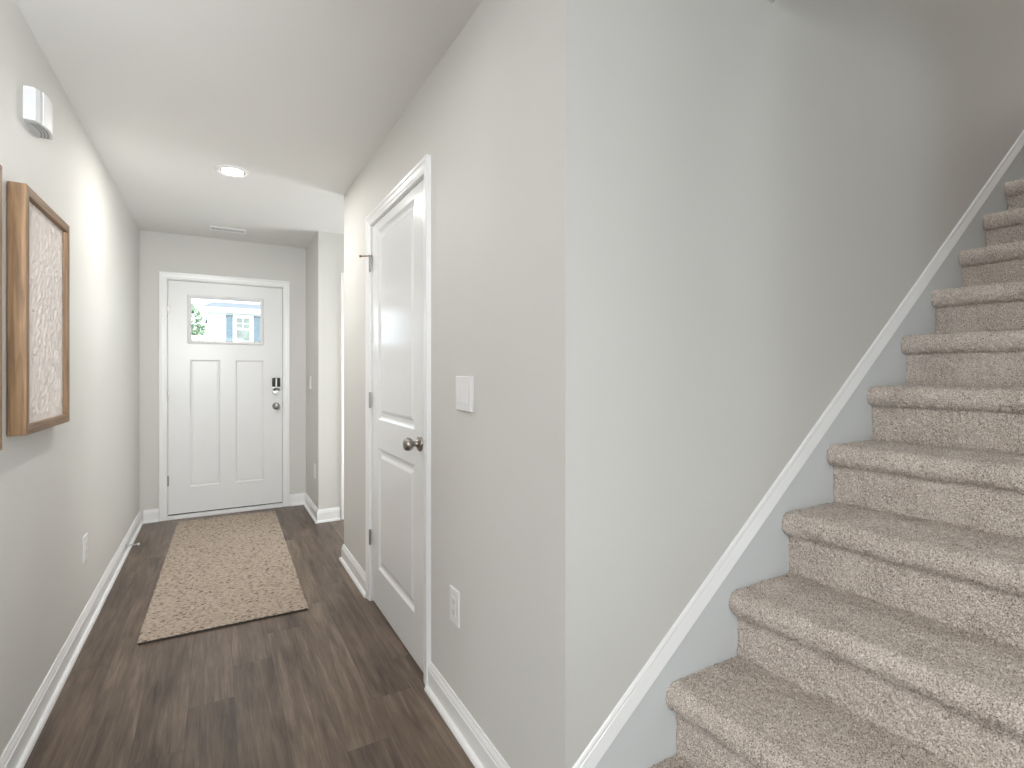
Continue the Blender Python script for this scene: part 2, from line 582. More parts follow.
# door casings
TR1 = casing('trim_1', 'x', YF, -1, FD0 - 0.006, FD1 + 0.006, FDT + .010, label='white casing around the front door')
TR2 = casing('trim_2', 'y', XR, -1, CD0 - 0.006, CD1 + 0.006, CDT + .008, label='white moulded casing around the closet door')
casing('trim_3', 'x', YC1, -1, 0.976, 1.86, 2.05, label='white casing edge of the passage door beside the entry corner')

def jamb(parent, axis, w0, w1, a, b, top, stop0):
    """Lining of a door opening with its stop; a..b along the wall, w0..w1 through it."""
    Bx = []
    for u0, u1, z0, z1 in ((a - .012, a - .003, 0, top + .012), (b + .003, b + .012, 0, top + .012), (a - .003, b + .003, top + .004, top + .012)):
        Bx.append((u0, u1, w0, w1, z0, z1))
    for u0, u1, z0, z1 in ((a - .004, a + .012, 0, top + .005), (b - .012, b + .004, 0, top + .005), (a + .012, b - .012, top - .012, top + .005)):
        Bx.append((u0, u1, stop0, stop0 + .035, z0, z1))
    if axis == 'y':
        Bx = [(w_0, w_1, u0, u1, z0, z1) for u0, u1, w_0, w_1, z0, z1 in Bx]
    return obj('jamb', boxes(*Bx), 'trim', parent)


jamb(TR1, 'x', YF + .001, YF + .139, FD0, FD1, FDT, YF + .047)
jamb(TR2, 'y', XR + .001, XR + .119, CD0, CD1, CDT, XR + .038)

# ---------------------------------------------------------------- front door
fd = tag(empty('door_1', ((FD0 + FD1) / 2, YF, 0)), 'white front door with one small window at the end of the hall', 'door', kind='structure')
fo = fd.location.copy()


def local(o, parent):
    """Parent o, keeping its place in the world."""
    o.parent = parent
    o.matrix_parent_inverse = Matrix.Translation(-parent.location)
    return o


LX0, LX1, LZ0, LZ1 = -0.197, 0.349, 1.530, 1.903      # glass
P1, P2, PZ0, PZ1 = (-0.205, 0.025), (0.145, 0.372), 0.265, 1.365
DZ0 = 0.042
DYF, DYB = YF + .004, YF + .046


def panel_face_door(rects, u0, u1, z0, z1, face, back, depth, bevel, P):
    """A slab with sunk, bevelled panels in its front. P(u, t, z) maps to world; t grows into the slab."""
    us = sorted({u0, u1, *[r[0] for r in rects], *[r[1] for r in rects]})
    zs = sorted({z0, z1, *[r[2] for r in rects], *[r[3] for r in rects]})
    bm = bmesh.new()

    def quad(a, b, c, d):
        bm.faces.new([bm.verts.new(P(*q)) for q in (a, b, c, d)])
    for i in range(len(us) - 1):
        for j in range(len(zs) - 1):
            um, zm = (us[i] + us[i + 1]) / 2, (zs[j] + zs[j + 1]) / 2
            if any(r[0] < um < r[1] and r[2] < zm < r[3] for r in rects):
                continue
            quad((us[i], face, zs[j]), (us[i + 1], face, zs[j]), (us[i + 1], face, zs[j + 1]), (us[i], face, zs[j + 1]))
    for r in rects:
        a, b, c, d = r[:4]
        hole = len(r) > 4 and r[4] == 'hole'
        steps = [(0, face), (0, back)] if hole else [(0, face)] + [(w, face + t) for w, t in bevel]
        for (w0, t0), (w1, t1) in zip(steps, steps[1:]):
            o = [(a + w0, t0, c + w0), (b - w0, t0, c + w0), (b - w0, t0, d - w0), (a + w0, t0, d - w0)]
            n = [(a + w1, t1, c + w1), (b - w1, t1, c + w1), (b - w1, t1, d - w1), (a + w1, t1, d - w1)]
            for k in range(4):
                quad(o[k], o[(k + 1) % 4], n[(k + 1) % 4], n[k])
        if not hole:
            w, t = steps[-1]
            quad((a + w, t, c + w), (b - w, t, c + w), (b - w, t, d - w), (a + w, t, d - w))
    # edges and back
    E = [(u0, z0), (u1, z0), (u1, z1), (u0, z1)]
    for k in range(4):
        (ua, za), (ub, zb_) = E[k], E[(k + 1) % 4]
        quad((ua, face, za), (ub, face, zb_), (ub, back, zb_), (ua, back, za))
    for i in range(len(us) - 1):
        for j in range(len(zs) - 1):
            um, zm = (us[i] + us[i + 1]) / 2, (zs[j] + zs[j + 1]) / 2
            if any(r[0] < um < r[1] and r[2] < zm < r[3] and len(r) > 4 for r in rects):
                continue
            quad((us[i], back, zs[j]), (us[i + 1], back, zs[j]), (us[i + 1], back, zs[j + 1]), (us[i], back, zs[j + 1]))
    bmesh.ops.remove_doubles(bm, verts=bm.verts, dist=1e-5)
    return bm


bm = panel_face_door([(*P1, PZ0, PZ1), (*P2, PZ0, PZ1), (LX0 - .012, LX1 + .012, LZ0 - .012, LZ1 + .012, 'hole')], FD0, FD1, DZ0, FDT, DYF, DYB, 0,
                     [(0.005, 0.004), (0.012, 0.009), (0.016, 0.009), (0.026, 0.007)], lambda u, t, z: Vector((u, t, z)))
local(obj('door_leaf', bm, 'fdoor'), fd)
# moulded frame around the glass
prof = [(-0.004, 0.012), (-0.004, -0.004), (0.002, -0.010), (0.012, -0.012), (0.020, -0.009), (0.026, -0.004), (0.026, 0.012)]
rings = []
for i in range(5):
    k = i % 4
    r = []
    for w, t in prof:
        x = (LX0 - w, LX1 + w, LX1 + w, LX0 - w)[k]
        z = (LZ0 - w, LZ0 - w, LZ1 + w, LZ1 + w)[k]
        r.append(Vector((x, DYF + t, z)))
    rings.append(r)
bm = loft(bmesh.new(), rings, cap=False)
bmesh.ops.remove_doubles(bm, verts=bm.verts, dist=1e-5)
lf = local(obj('window_frame', bm, 'fdoor'), fd)
local(obj('pane', boxes((LX0 - .008, LX1 + .008, DYF + .018, DYF + .024, LZ0 - .008, LZ1 + .008)), 'glass'), fd)


def knob(parent, base, axis, mat='nickel', s=1.0):
    bm = bmesh.new()
    lathe(bm, [(0, 0), (.033 * s, 0), (.033 * s, .004 * s), (.030 * s, .009 * s), (.020 * s, .012 * s), (.0125 * s, .014 * s), (.011 * s, .026 * s), (.0135 * s, .033 * s),
               (.021 * s, .037 * s), (.0265 * s, .044 * s), (.0285 * s, .053 * s), (.0265 * s, .062 * s), (.020 * s, .069 * s), (.011 * s, .073 * s), (0, .074 * s)], axis, base)
    return local(obj('door_knob', bm, mat, smooth=True), parent)


knob(fd, (0.478, DYF, 0.943), (0, -1, 0), 'hinge')
# keypad deadbolt: black upper body with silver rib, silver turn piece below
lk_ = local(obj('keypad_lock', boxes((0.443, 0.512, DYF - .026, DYF, 1.120, 1.205), bev=.008), 'black'), fd)
o = local(obj('rib', boxes((0.4715, 0.4835, DYF - .030, DYF - .020, 1.122, 1.203), bev=.002), 'silver'), lk_)
o.matrix_parent_inverse = lk_.matrix_parent_inverse @ Matrix.Identity(4)
o.matrix_parent_inverse = Matrix.Identity(4)
bm = boxes((0.443, 0.512, DYF - .024, DYF, 1.082, 1.122), bev=.005)
lathe(bm, [(0, 0), (.0345, 0), (.0345, .018), (.030, .024), (0, .024)], (0, -1, 0), (0.4775, DYF, 1.084))
box(bm, 0.4715, 0.4835, DYF - .044, DYF - .020, 1.062, 1.106, bev=.003)
o = obj('thumb_turn', bm, 'silver')
o.parent = lk_


def hinge(parent, p, axis, mat='hinge', h=0.089):
    """Barrel hinge: knuckle with ball ends and the thin leaf beside it; axis picks the wall direction."""
    bm = bmesh.new()
    lathe(bm, [(0, 0), (.003, .001), (.0062, .004), (.0062, h * .2), (.0056, h * .2), (.0056, h * .21), (.0062, h * .21), (.0062, h * .6), (.0056, h * .6),
               (.0056, h * .61), (.0062, h * .61), (.0062, h - .004), (.003, h - .001), (0, h)], (0, 0, 1), (p[0], p[1], p[2] - h / 2), 14)
    if axis == 'x':
        box(bm, p[0] - .012, p[0] + .012, p[1] + .001, p[1] + .0035, p[2] - h / 2 + .002, p[2] + h / 2 - .002)
    else:
        box(bm, p[0] + .001, p[0] + .0035, p[1] - .012, p[1] + .012, p[2] - h / 2 + .002, p[2] + h / 2 - .002)
    return local(obj('hinge', bm, mat, smooth=False), parent)


for z in (0.33, 1.06, 1.78):
    hinge(fd, (FD0 - .004, YF - .004, z), 'x')
local(obj('strike_plate', boxes((FD1 - .0005, FD1 + .004, YF - .002, YF + .02, 0.925, 0.985)), 'hinge'), fd)
local(obj('gap_shade', boxes((FD0, FD1, YF + .008, YF + .045, 0.034, DZ0 + .002)), 'dark'), fd)  # dark strip standing in for the shaded gap below the leaf
tag(obj('trim_4', boxes((FD0 - .005, FD1 + .005, YF - .022, YF + .14, 0.0, 0.030), bev=.004), 'trim'), 'white threshold under the front door', 'threshold', kind='structure')

# ---------------------------------------------------------------- closet door
cd = tag(empty('door_2', (XR, (CD0 + CD1) / 2, 0)), 'white two panel closet door with round knob on the right hall wall', 'door', kind='structure')
cf = XR + .002
bm = panel_face_door([(2.148, 2.722, 0.215, 0.855), (2.148, 2.722, 1.005, 2.005)], CD0, CD1, 0.012, CDT, cf, cf + .035, 0,
                     [(0.004, 0.003), (0.012, 0.009), (0.020, 0.011), (0.034, 0.010), (0.046, 0.005), (0.052, 0.0035)], lambda u, t, z: Vector((t, u, z)))
local(obj('door_leaf', bm, 'door'), cd)
knob(cd, (cf, CD0 + .068, 0.955), (-1, 0, 0))
for z in (0.352, 1.102, 1.848):
    hinge(cd, (XR - .010, CD1 + .004, z), 'y')
# hinge pin stop on the top hinge
bm = bmesh.new()
lathe(bm, [(0, 0), (.010, 0), (.010, .006), (0, .006)], (0, 0, 1), (XR - .010, CD1 + .004, 1.888), 14)
lathe(bm, [(0, 0), (.0035, 0), (.0035, .045), (.007, .046), (.007, .054), (0, .055)], (-.80, .60, 0.0), (XR - .014, CD1 + .006, 1.891), 12)
local(obj('hinge_pin_stop', bm, 'brass'), cd)

# passage door, only its casing edge and leaf are near the corner
pd = tag(empty('door_3', (1.42, YC1, 0)), 'white door in the side passage, hidden behind the closet wall', 'door', kind='structure')
bm = panel_face_door([(1.10, 1.74, 0.215, 0.855), (1.10, 1.74, 1.005, 1.94)], 0.99, 1.845, 0.012, 2.05, YC1 + .004, YC1 + .039, 0,
                     [(0.004, 0.003), (0.012, 0.009), (0.034, 0.010), (0.052, 0.0035)], lambda u, t, z: Vector((u, t, z)))
local(obj('door_leaf', bm, 'door'), pd)
knob(pd, (1.78, YC1 + .004, 0.955), (0, -1, 0))

# ---------------------------------------------------------------- staircase
RISE, RUN, XR2 = 0.200, 0.2585, 1.108          # riser height, going, face of the second riser
SY0, SY1 = -0.022, 1.0185                      # tread ends
SKEW = 0.055                                   # the flight runs a touch off square to the wall
STEPS = 14


def carpet_mesh(name, seed, ds=0.0034):
    """Carpet of one step: up the riser, round the bullnose and back over the tread, with a tufted pile."""
    rng = np.random.default_rng(seed)
    pts = []

    def seg(a, b):
        n = max(2, int(math.dist(a, b) / ds))
        for k in range(n):
            t = k / n
            pts.append((a[0] + (b[0] - a[0]) * t, a[1] + (b[1] - a[1]) * t))

    def arc(cx_, cz_, r, a0, a1):
        n = max(3, int(abs(a1 - a0) * r / ds))
        for k in range(n):
            a = a0 + (a1 - a0) * k / n
            pts.append((cx_ + r * math.cos(a), cz_ + r * math.sin(a)))
    seg((0, -0.004), (0, 0.120))
    arc(-0.012, 0.120, 0.012, 0, PI / 2)                      # fold under the nosing
    r = 0.031
    arc(-0.010, 0.1630, r, -PI / 2, -PI * 1.5)                # bullnose
    seg((-0.010, 0.194), (RUN + 0.004, 0.194))
    pts.append((RUN + 0.004, 0.194))
    P = np.array(pts)
    T = np.gradient(P, axis=0)
    T /= np.linalg.norm(T, axis=1)[:, None] + 1e-9
    Nn = np.stack([-T[:, 1], T[:, 0]], 1)                     # outward (towards -X on the riser)
    ys = np.arange(SY0, SY1 + 1e-6, ds)
    n, m = len(P), len(ys)

    def smooth_noise(k):
        a = rng.standard_normal((n // k + 3, m // k + 3))
        yi, xi = np.arange(n) / k, np.arange(m) / k
        y0, x0 = yi.astype(int), xi.astype(int)
        fy, fx = (yi - y0)[:, None], (xi - x0)[None, :]
        fy, fx = fy * fy * (3 - 2 * fy), fx * fx * (3 - 2 * fx)
        A = a[y0][:, x0]; B = a[y0][:, x0 + 1]; D = a[y0 + 1][:, x0]; E_ = a[y0 + 1][:, x0 + 1]
        return A * (1 - fy) * (1 - fx) + B * (1 - fy) * fx + D * fy * (1 - fx) + E_ * fy * fx
    h = 0.0036 + 0.0021 * rng.standard_normal((n, m)) + 0.0013 * smooth_noise(3) + 0.0012 * smooth_noise(14)
    h = np.clip(h, -0.003, 0.011)
    # pile rounds off towards the ends of the step
    e = np.minimum(ys - ys[0], ys[-1] - ys)
    h -= (0.0025 * np.clip(1 - e / 0.008, 0, 1) ** 2)[None, :]
    jx = 0.0011 * rng.standard_normal((n, m)); jy = 0.0012 * rng.standard_normal((n, m))
    X = P[:, 0][:, None] + Nn[:, 0][:, None] * h + T[:, 0][:, None] * jx
    Z = P[:, 1][:, None] + Nn[:, 1][:, None] * h + T[:, 1][:, None] * jx
    Yy = np.broadcast_to(ys[None, :], (n, m)) + jy
    X = X + SKEW * (SY1 - Yy)
    co = np.stack([X, Yy, Z], -1).reshape(-1, 3)
    i, j = np.meshgrid(np.arange(n - 1), np.arange(m - 1), indexing='ij')
    a = (i * m + j).ravel()
    F = np.stack([a, a + m, a + m + 1, a + 1], 1)
    return grid_mesh(name, co, F)


def grid_mesh(name, co, F):
    me = bpy.data.meshes.new(name)
    me.vertices.add(len(co))
    me.vertices.foreach_set('co', co.astype(np.float32).ravel())
    me.loops.add(F.size)
    me.loops.foreach_set('vertex_index', F.astype(np.int32).ravel())
    me.polygons.add(len(F))
    me.polygons.foreach_set('loop_start', np.arange(0, F.size, 4, dtype=np.int32))
    me.update(calc_edges=True)
    me.validate()
    me.polygons.foreach_set('use_smooth', np.ones(len(me.polygons), dtype=bool))
    return me


stairs = tag(empty('staircase', (XR2 - RUN, (SY0 + SY1) / 2, 0)), 'straight staircase in speckled taupe carpet climbing to the right', 'staircase')
carpets = [carpet_mesh('carpet', s) for s in (3, 11, 23)]
for cm in carpets:
    cm.materials.append(M['carpet'])
core = bmesh.new()
box(core, 0.006, RUN + 0.02, SY0 + .004, SY1 - .003, -0.004, 0.182)
box(core, -0.030, 0.02, SY0 + .004, SY1 - .003, 0.142, 0.184, bev=0.010)
for v in core.verts:
    v.co.x += SKEW * (SY1 - v.co.y)
me_core = bpy.data.meshes.new('step')
core.to_mesh(me_core); core.free()
me_core.materials.append(M['carpet'])
for k in range(STEPS - 1):
    st = bpy.data.objects.new('step', me_core)
    C.objects.link(st)
    st.parent = stairs
    st.location = (RUN * k, -stairs.location.y, RISE * k)
    cp = bpy.data.objects.new('carpet', carpets[k % 3])
    C.objects.link(cp)
    cp.parent = st
# wall closing the open side of the lowest steps
struct('wall_stringer', boxes(*[(XR2 + RUN * (k - 1) + SKEW * 1.06 + .004, XR2 + RUN * k + SKEW * 1.06 + .004 if XR2 + RUN * k < 2.0 else 2.10, -0.15, SY0 - .004, 0, RISE * (k + 1) - .010) for k in range(0, 4)]),
       'wall', 'low stepped wall closing the open side of the first steps', 'wall')
# solid upper floor at the stair head
xt = XR2 + RUN * (STEPS - 2)
struct('floor_upper', boxes((xt, 7.2, -0.03, YS, Z2 - .25, Z2)), 'carpet', 'carpeted landing at the top of the stairs', 'floor')

# skirt board with moulded cap along the stair wall
SL = 0.767                                      # slope of the flight
def skz(x): return 0.248 + SL * (x - 0.782)     # underside line of the cap on the wall
XA, XB = XR + .004, xt
sk = bmesh.new()
pts = [(XA, 0.0), (0.93, 0.0), (XB, 0.774 * (XB - 0.93)), (XB, skz(XB)), (XA, skz(XA))]
loft(sk, [[Vector((x, YS, z)) for x, z in pts], [Vector((x, YS - .012, z)) for x, z in pts]])
skb = tag(obj('trim_5', sk, 'skirt'), 'pale blue grey skirt board stepping up behind the carpeted stairs', 'skirt board', kind='structure')
cap = bmesh.new()
ca = math.atan(SL); nx, nz = -math.sin(ca), math.cos(ca)
cprof = [(-0.003, 0), (-0.003, .015), (-0.001, .018), (.0265, .008), (.028, .006), (.030, .006), (.0315, .0085), (.035, .0085), (.039, .005), (.041, .0025), (.041, 0)]
rings = []
for x in (XA, XB):
    r = []
    for w, t in cprof:
        # slide each point along the flight so that the ends are cut plumb
        r.append(Vector((x, YS - t, skz(x) + w / math.cos(ca))))
    rings.append(r)
loft(cap, rings)
o = obj('cap_moulding', cap, 'trim', skb)
o['label'] = 'white sloping moulding'


# ---------------------------------------------------------------- rug
def rug_mesh():
    rng = np.random.default_rng(5)
    w, l, ds = 0.742, 2.19, 0.0042
    xs = np.arange(-w / 2, w / 2 + 1e-6, ds); ys = np.arange(-l / 2, l / 2 + 1e-6, ds)
    n, m = len(ys), len(xs)
    Xg, Yg = np.meshgrid(xs, ys)
    rw, sw = 0.0145, 0.030
    row = np.floor(Yg / rw).astype(int)
    fy = Yg / rw - row
    roff = rng.random(4000)
    u = Xg / sw + roff[row + 500]
    ci = np.floor(u).astype(int)
    fx = u - ci
    hh = rng.random((1000, 200))[row + 500, ci + 100]
    loop = np.sin(PI * np.clip(fx, 0, 1)) ** 0.5 * np.sin(PI * np.clip(fy, 0, 1)) ** 0.6
    h = 0.007 + loop * (0.0035 + 0.005 * hh) + 0.0010 * rng.standard_normal((n, m))
    e = np.minimum.reduce([Xg - xs[0], xs[-1] - Xg, Yg - ys[0], ys[-1] - Yg])
    h *= np.clip(0.45 + e / 0.012, 0, 1)
    # wavering selvedges
    wob = 0.0006 * np.sin(Yg * 23) + 0.0012 * rng.standard_normal((n, 1))
    X = Xg + wob * np.clip((np.abs(Xg) - w / 2 + .06) / .06, 0, 1)
    co = np.stack([X, Yg + 0.0008 * rng.standard_normal((n, m)), h + 0.004], -1).reshape(-1, 3)
    i, j = np.meshgrid(np.arange(n - 1), np.arange(m - 1), indexing='ij')
    a = (i * m + j).ravel()
    return grid_mesh('woven_pile', co, np.stack([a, a + 1, a + m + 1, a + m], 1)), w, l


me, rw_, rl_ = rug_mesh()
rug = tag(empty('rug', (0.068, 4.005, 0.0)), 'tan woven jute runner rug lying before the front door', 'rug')
rug.rotation_euler.z = math.radians(-0.9)
link('woven_pile', me, 'rug', rug)
bmk = boxes((-rw_ / 2 + .006, rw_ / 2 - .006, -rl_ / 2 - .005, rl_ / 2 + .004, 0.0005, 0.0085), bev=.002)
b_ = obj('backing', bmk, 'backing', rug)
b_['label'] = 'dark edge of the rug'


# ---------------------------------------------------------------- framed panels on the left wall
def framed_panel(y0, y1, z0, z1, label):
    d, fw = 0.047, 0.030
    t = tag(empty('framed_panel', (XL, (y0 + y1) / 2, (z0 + z1) / 2)), label, 'wall art', 'oak framed plaster panels')
    a, b = (y1 - y0) / 2, (z1 - z0) / 2
    # four mitred members
    def member(c, mat):
        # c: outer two corners then inner two, in (y, z)
        bm = bmesh.new()
        loft(bm, [[Vector((0.002, y, z)) for y, z in c], [Vector((d, y, z)) for y, z in c]])
        bmesh.ops.bevel(bm, geom=bm.edges[:], offset=.0012, segments=1, affect='EDGES')
        return obj('frame_side', bm, mat, t)
    member([(-a, -b), (-a, b), (-a + fw, b - fw), (-a + fw, -b + fw)], 'oak_v')
    member([(a, -b), (a, b), (a - fw, b - fw), (a - fw, -b + fw)], 'oak_v')
    member([(-a, b), (a, b), (a - fw, b - fw), (-a + fw, b - fw)], 'oak_h')
    member([(-a, -b), (a, -b), (a - fw, -b + fw), (-a + fw, -b + fw)], 'oak_h')
    # plaster field worked with short vertical ripples
    rng = np.random.default_rng(int(y0 * 100))
    ds = 0.0028
    ys = np.arange(-a + fw - .004, a - fw + .004, ds); zs = np.arange(-b + fw - .004, b - fw + .004, ds)
    Yg, Zg = np.meshgrid(ys, zs)
    hgt = np.zeros_like(Yg)
    for _ in range(46):
        k = rng.uniform(110, 280); ang = rng.normal(0, 0.5)
        hgt += np.sin(k * (Yg * math.cos(ang) + Zg * math.sin(ang)) + 3.0 * np.sin(rng.uniform(12, 40) * Zg + rng.uniform(0, 6)) + rng.uniform(0, 6.28))
    hgt = hgt / 46 ** .5
    edge = np.clip(np.minimum.reduce([Yg - ys[0], ys[-1] - Yg, Zg - zs[0], zs[-1] - Zg]) / .03, 0, 1)
    X = 0.031 + 0.0034 * edge * np.tanh(1.2 * hgt) + 0.0004 * rng.standard_normal(Yg.shape)
    n, m = Yg.shape
    co = np.stack([X, Yg, Zg], -1).reshape(-1, 3)
    i, j = np.meshgrid(np.arange(n - 1), np.arange(m - 1), indexing='ij')
    q = (i * m + j).ravel()
    link('plaster_panel', grid_mesh('plaster_panel', co, np.stack([q, q + 1, q + m + 1, q + m], 1)), 'plaster', t)
    return t


framed_panel(2.138, 2.678, 1.056, 1.838, 'oak framed cream plaster panel below the door chime')
framed_panel(1.391, 1.931, 1.038, 1.820, 'oak frame cut off by the left picture edge')

# ---------------------------------------------------------------- door chime
ch = tag(empty('door_chime', (XL, 2.380, 2.152)), 'white plastic door chime box high on the left wall', 'door chime')
w, hgt = 0.165, 0.116
ring_sets = []
ny = 12
bm = bmesh.new()
rings = []
for k in range(ny + 1):
    s = k / ny
    y = -w / 2 + w * s
    dep = 0.036 + 0.014 * math.sin(PI * s)
    if k in (0, ny):
        dep -= 0.004
    hh = hgt / 2 - (0.003 if k in (0, ny) else 0)
    rings.append([Vector((0.0, y, -hh)), Vector((dep - .004, y, -hh)), Vector((dep, y, -hh + .004)), Vector((dep, y, hh - .004)), Vector((dep - .004, y, hh)), Vector((0, y, hh))])
loft(bm, rings)
obj('housing', bm, 'chime', ch)
rings = []
for k in range(ny + 1):            # raised front cover, narrower than the housing
    s = k / ny
    y = -w / 2 + .030 + (w - .034) * s
    dep = 0.0375 + 0.014 * math.sin(PI * (.15 + .82 * s))
    hh = hgt / 2 - .002
    rings.append([Vector((0.03, y, -hh)), Vector((dep, y, -hh)), Vector((dep + .002, y, -hh + .003)), Vector((dep + .002, y, hh - .003)), Vector((dep, y, hh)), Vector((0.03, y, hh))])
obj('cover', loft(bmesh.new(), rings), 'plastic', ch)
bm = bmesh.new()
for k in range(3):                 # curved sound slots in the underside
    rr = []
    for q in range(ny + 1):
        s = q / ny
        y = -w / 2 + .020 + (w - .036) * s
        xc = 0.012 + .009 * k + 0.012 * math.sin(PI * s)
        rr.append([Vector((xc - .0025, y, -hgt / 2 - .0006)), Vector((xc + .0025, y, -hgt / 2 - .0006)), Vector((xc + .0025, y, -hgt / 2 + .004)), Vector((xc - .0025, y, -hgt / 2 + .004))])
    loft(bm, rr)
o = obj('sound_slots', bm, 'grey', ch)
o['label'] = 'dark curved slots'


# ---------------------------------------------------------------- electrical plates
def wall_frame(name, side, y, z):
    """Empty whose local +X points out of the wall and local Y runs along it."""
    t = empty(name, (XL if side == 'L' else XR, y, z))
    if side == 'R':
        t.rotation_euler.z = PI
    return t


def rounded_plate(w, h, t, chamf=.0025):
    bm = bmesh.new()
    loft(bm, [[Vector((0, a * w / 2, b * h / 2)) for a, b in ((-1, -1), (1, -1), (1, 1), (-1, 1))],
              [Vector((t - chamf, a * w / 2, b * h / 2)) for a, b in ((-1, -1), (1, -1), (1, 1), (-1, 1))],
              [Vector((t, a * (w / 2 - chamf), b * (h / 2 - chamf))) for a, b in ((-1, -1), (1, -1), (1, 1), (-1, 1))]])
    return bm


def outlet(side, y, z, label, w=0.076, h=0.122):
    t = tag(wall_frame('wall_outlet', side, y, z), label, 'outlet', 'white wall outlets')
    obj('cover_plate', rounded_plate(w, h, 0.0065), 'plastic', t)
    f = obj('receptacle', boxes((.004, .0080, -.0165, .0165, -.0335, .0335), bev=.001), 'plastic', t)
    for s in (-1, 1):
        zc = s * .0185
        bm = bmesh.new()
        box(bm, .0078, .0083, -.0075, -.0055, zc - .002, zc + .006)
        box(bm, .0078, .0083, .0055, .0075, zc - .002, zc + .005)
        lathe(bm, [(0, 0), (.0025, 0), (.0025, .0005), (0, .0005)], (1, 0, 0), (.0078, 0, zc - .007), 10)
        obj('socket_slots', bm, 'slot', f)
    return t


def switch(side, y, z, label, gangs, w, h, thick=0.0065):
    t = tag(wall_frame('light_switch', side, y, z), label, 'light switch', 'white rocker light switches')
    obj('cover_plate', rounded_plate(w, h, thick), 'plastic', t)
    for gk in range(gangs):
        yc = (gk - (gangs - 1) / 2) * .046
        bm = bmesh.new()
        prof = [(thick - .002, -.0335), (thick + .0035, -.0335), (thick + .001, 0), (thick + .0005, .0335), (thick - .002, .0335)]
        loft(bm, [[Vector((x, yc - .0165, zz)) for x, zz in prof], [Vector((x, yc + .0165, zz)) for x, zz in prof]])
        obj('rocker', bm, 'plastic', t)
    return t


outlet('L', 3.215, 0.400, 'white outlet low on the left hall wall')
outlet('R', 1.700, 0.420, 'white outlet low between closet door and stair corner', w=0.078, h=0.124)
outlet('R', 4.735, 0.400, 'white outlet on the short wall right of the front door')
switch('R', 1.612, 1.180, 'white double rocker switch beside the closet door', 2, 0.124, 0.119, 0.011)
switch('R', 4.990, 1.165, 'small single switch on the short wall right of the front door', 1, 0.075, 0.118)

# ---------------------------------------------------------------- door stop on the left baseboard
ds_ = tag(empty('door_stop', (XL + .014, 4.400, 0.064)), 'slim silver door stop with white tip on the left baseboard', 'door stop')
bm = bmesh.new()
lathe(bm, [(0, 0), (.0125, 0), (.0125, .003), (.006, .007), (.0045, .009), (.0045, .068), (0, .068)], (1, 0, 0), (0, 0, 0), 16)
for k in range(16):                  # coil ridges
    lathe(bm, [(.0045, 0), (.0056, .001), (.0045, .002)], (1, 0, 0), (.010 + k * .0035, 0, 0), 12)
obj('rod', bm, 'silver', ds_)
bm = bmesh.new()
lathe(bm, [(0, 0), (.0075, 0), (.0085, .004), (.0085, .010), (.006, .014), (0, .015)], (1, 0, 0), (.066, 0, 0), 16)
obj('rubber_tip', bm, 'rubber', ds_)

# ---------------------------------------------------------------- recessed ceiling light and vent
rl = tag(empty('recessed_light', (0.080, 3.463, ZC)), 'round glowing recessed light in the hall ceiling', 'ceiling light')
bm = bmesh.new()
lathe(bm, [(.067, -.004), (.067, -.0065), (.074, -.009), (.088, -.005), (.092, 0), (.067, 0), (.067, -.004)], (0, 0, 1), (0, 0, 0), 48)
obj('trim_ring', bm, 'trim', rl)
bm = bmesh.new()
lathe(bm, [(0, -.005), (.040, -.005), (.0655, -.0035), (.0655, -.0005), (0, -.0005)], (0, 0, 1), (0, 0, 0), 48)
obj('lens', bm, 'lamp', rl, smooth=False)
light('recessed_light_glow', 'AREA', (0.080, 3.463, ZC - .012), 8.5, WARM, 0.13, aim=(0.080, 3.463, 0))

vt = tag(empty('ceiling_vent', (0.080, 4.900, ZC)), 'white slatted air vent in the ceiling before the front door', 'vent')
vw, vl = 0.130, 0.265            # along y, along x
bm = boxes((-vl / 2, vl / 2, -vw / 2, -vw / 2 + .022, -.007, 0), (-vl / 2, vl / 2, vw / 2 - .022, vw / 2, -.007, 0), (-vl / 2, -vl / 2 + .022, -vw / 2 + .022, vw / 2 - .022, -.007, 0),
           (vl / 2 - .022, vl / 2, -vw / 2 + .022, vw / 2 - .022, -.007, 0), (-.006, .006, -vw / 2 + .022, vw / 2 - .022, -.0065, 0))
obj('frame', bm, 'trim', vt)
bm = bmesh.new()
for sgn in (-1, 1):
    for k in range(10):
        xc = sgn * (.013 + k * .0098)
        r0 = []
        for y in (-vw / 2 + .020, vw / 2 - .020):
            r0.append([Vector((xc - sgn * .004, y, -.001)), Vector((xc - sgn * .003, y, -.001)), Vector((xc + sgn * .004, y, -.0065)), Vector((xc + sgn * .003, y, -.0065))])
        loft(bm, r0)
obj('slats', bm, 'trim', vt)
obj('duct_mouth', boxes((-vl / 2 + .02, vl / 2 - .02, -vw / 2 + .02, vw / 2 - .02, -.0009, -.0002)), 'grey', vt)

# ---------------------------------------------------------------- outside the front door
struct('ground', boxes((-40, 40, YF + 1.7, 90, -0.6, -0.35)), 'lawn', 'green lawn across the street', 'ground')
struct('porch', boxes((-1.2, 2.6, YF + .14, YF + 1.7, -0.35, -0.02)), 'concrete', 'concrete porch slab outside the front door', 'porch')

HY = 33.8
hs = tag(empty('neighbor_house', (5.0, HY, -0.35)), 'pale sided house with grey roof and blue shutters across the street', 'house')


def hpart(name, bm, mat, parent=None):
    o = obj(name, bm, mat)
    o.parent = parent or hs
    o.matrix_parent_inverse = Matrix.Translation(-hs.location) if parent is None else Matrix.Identity(4)
    return o


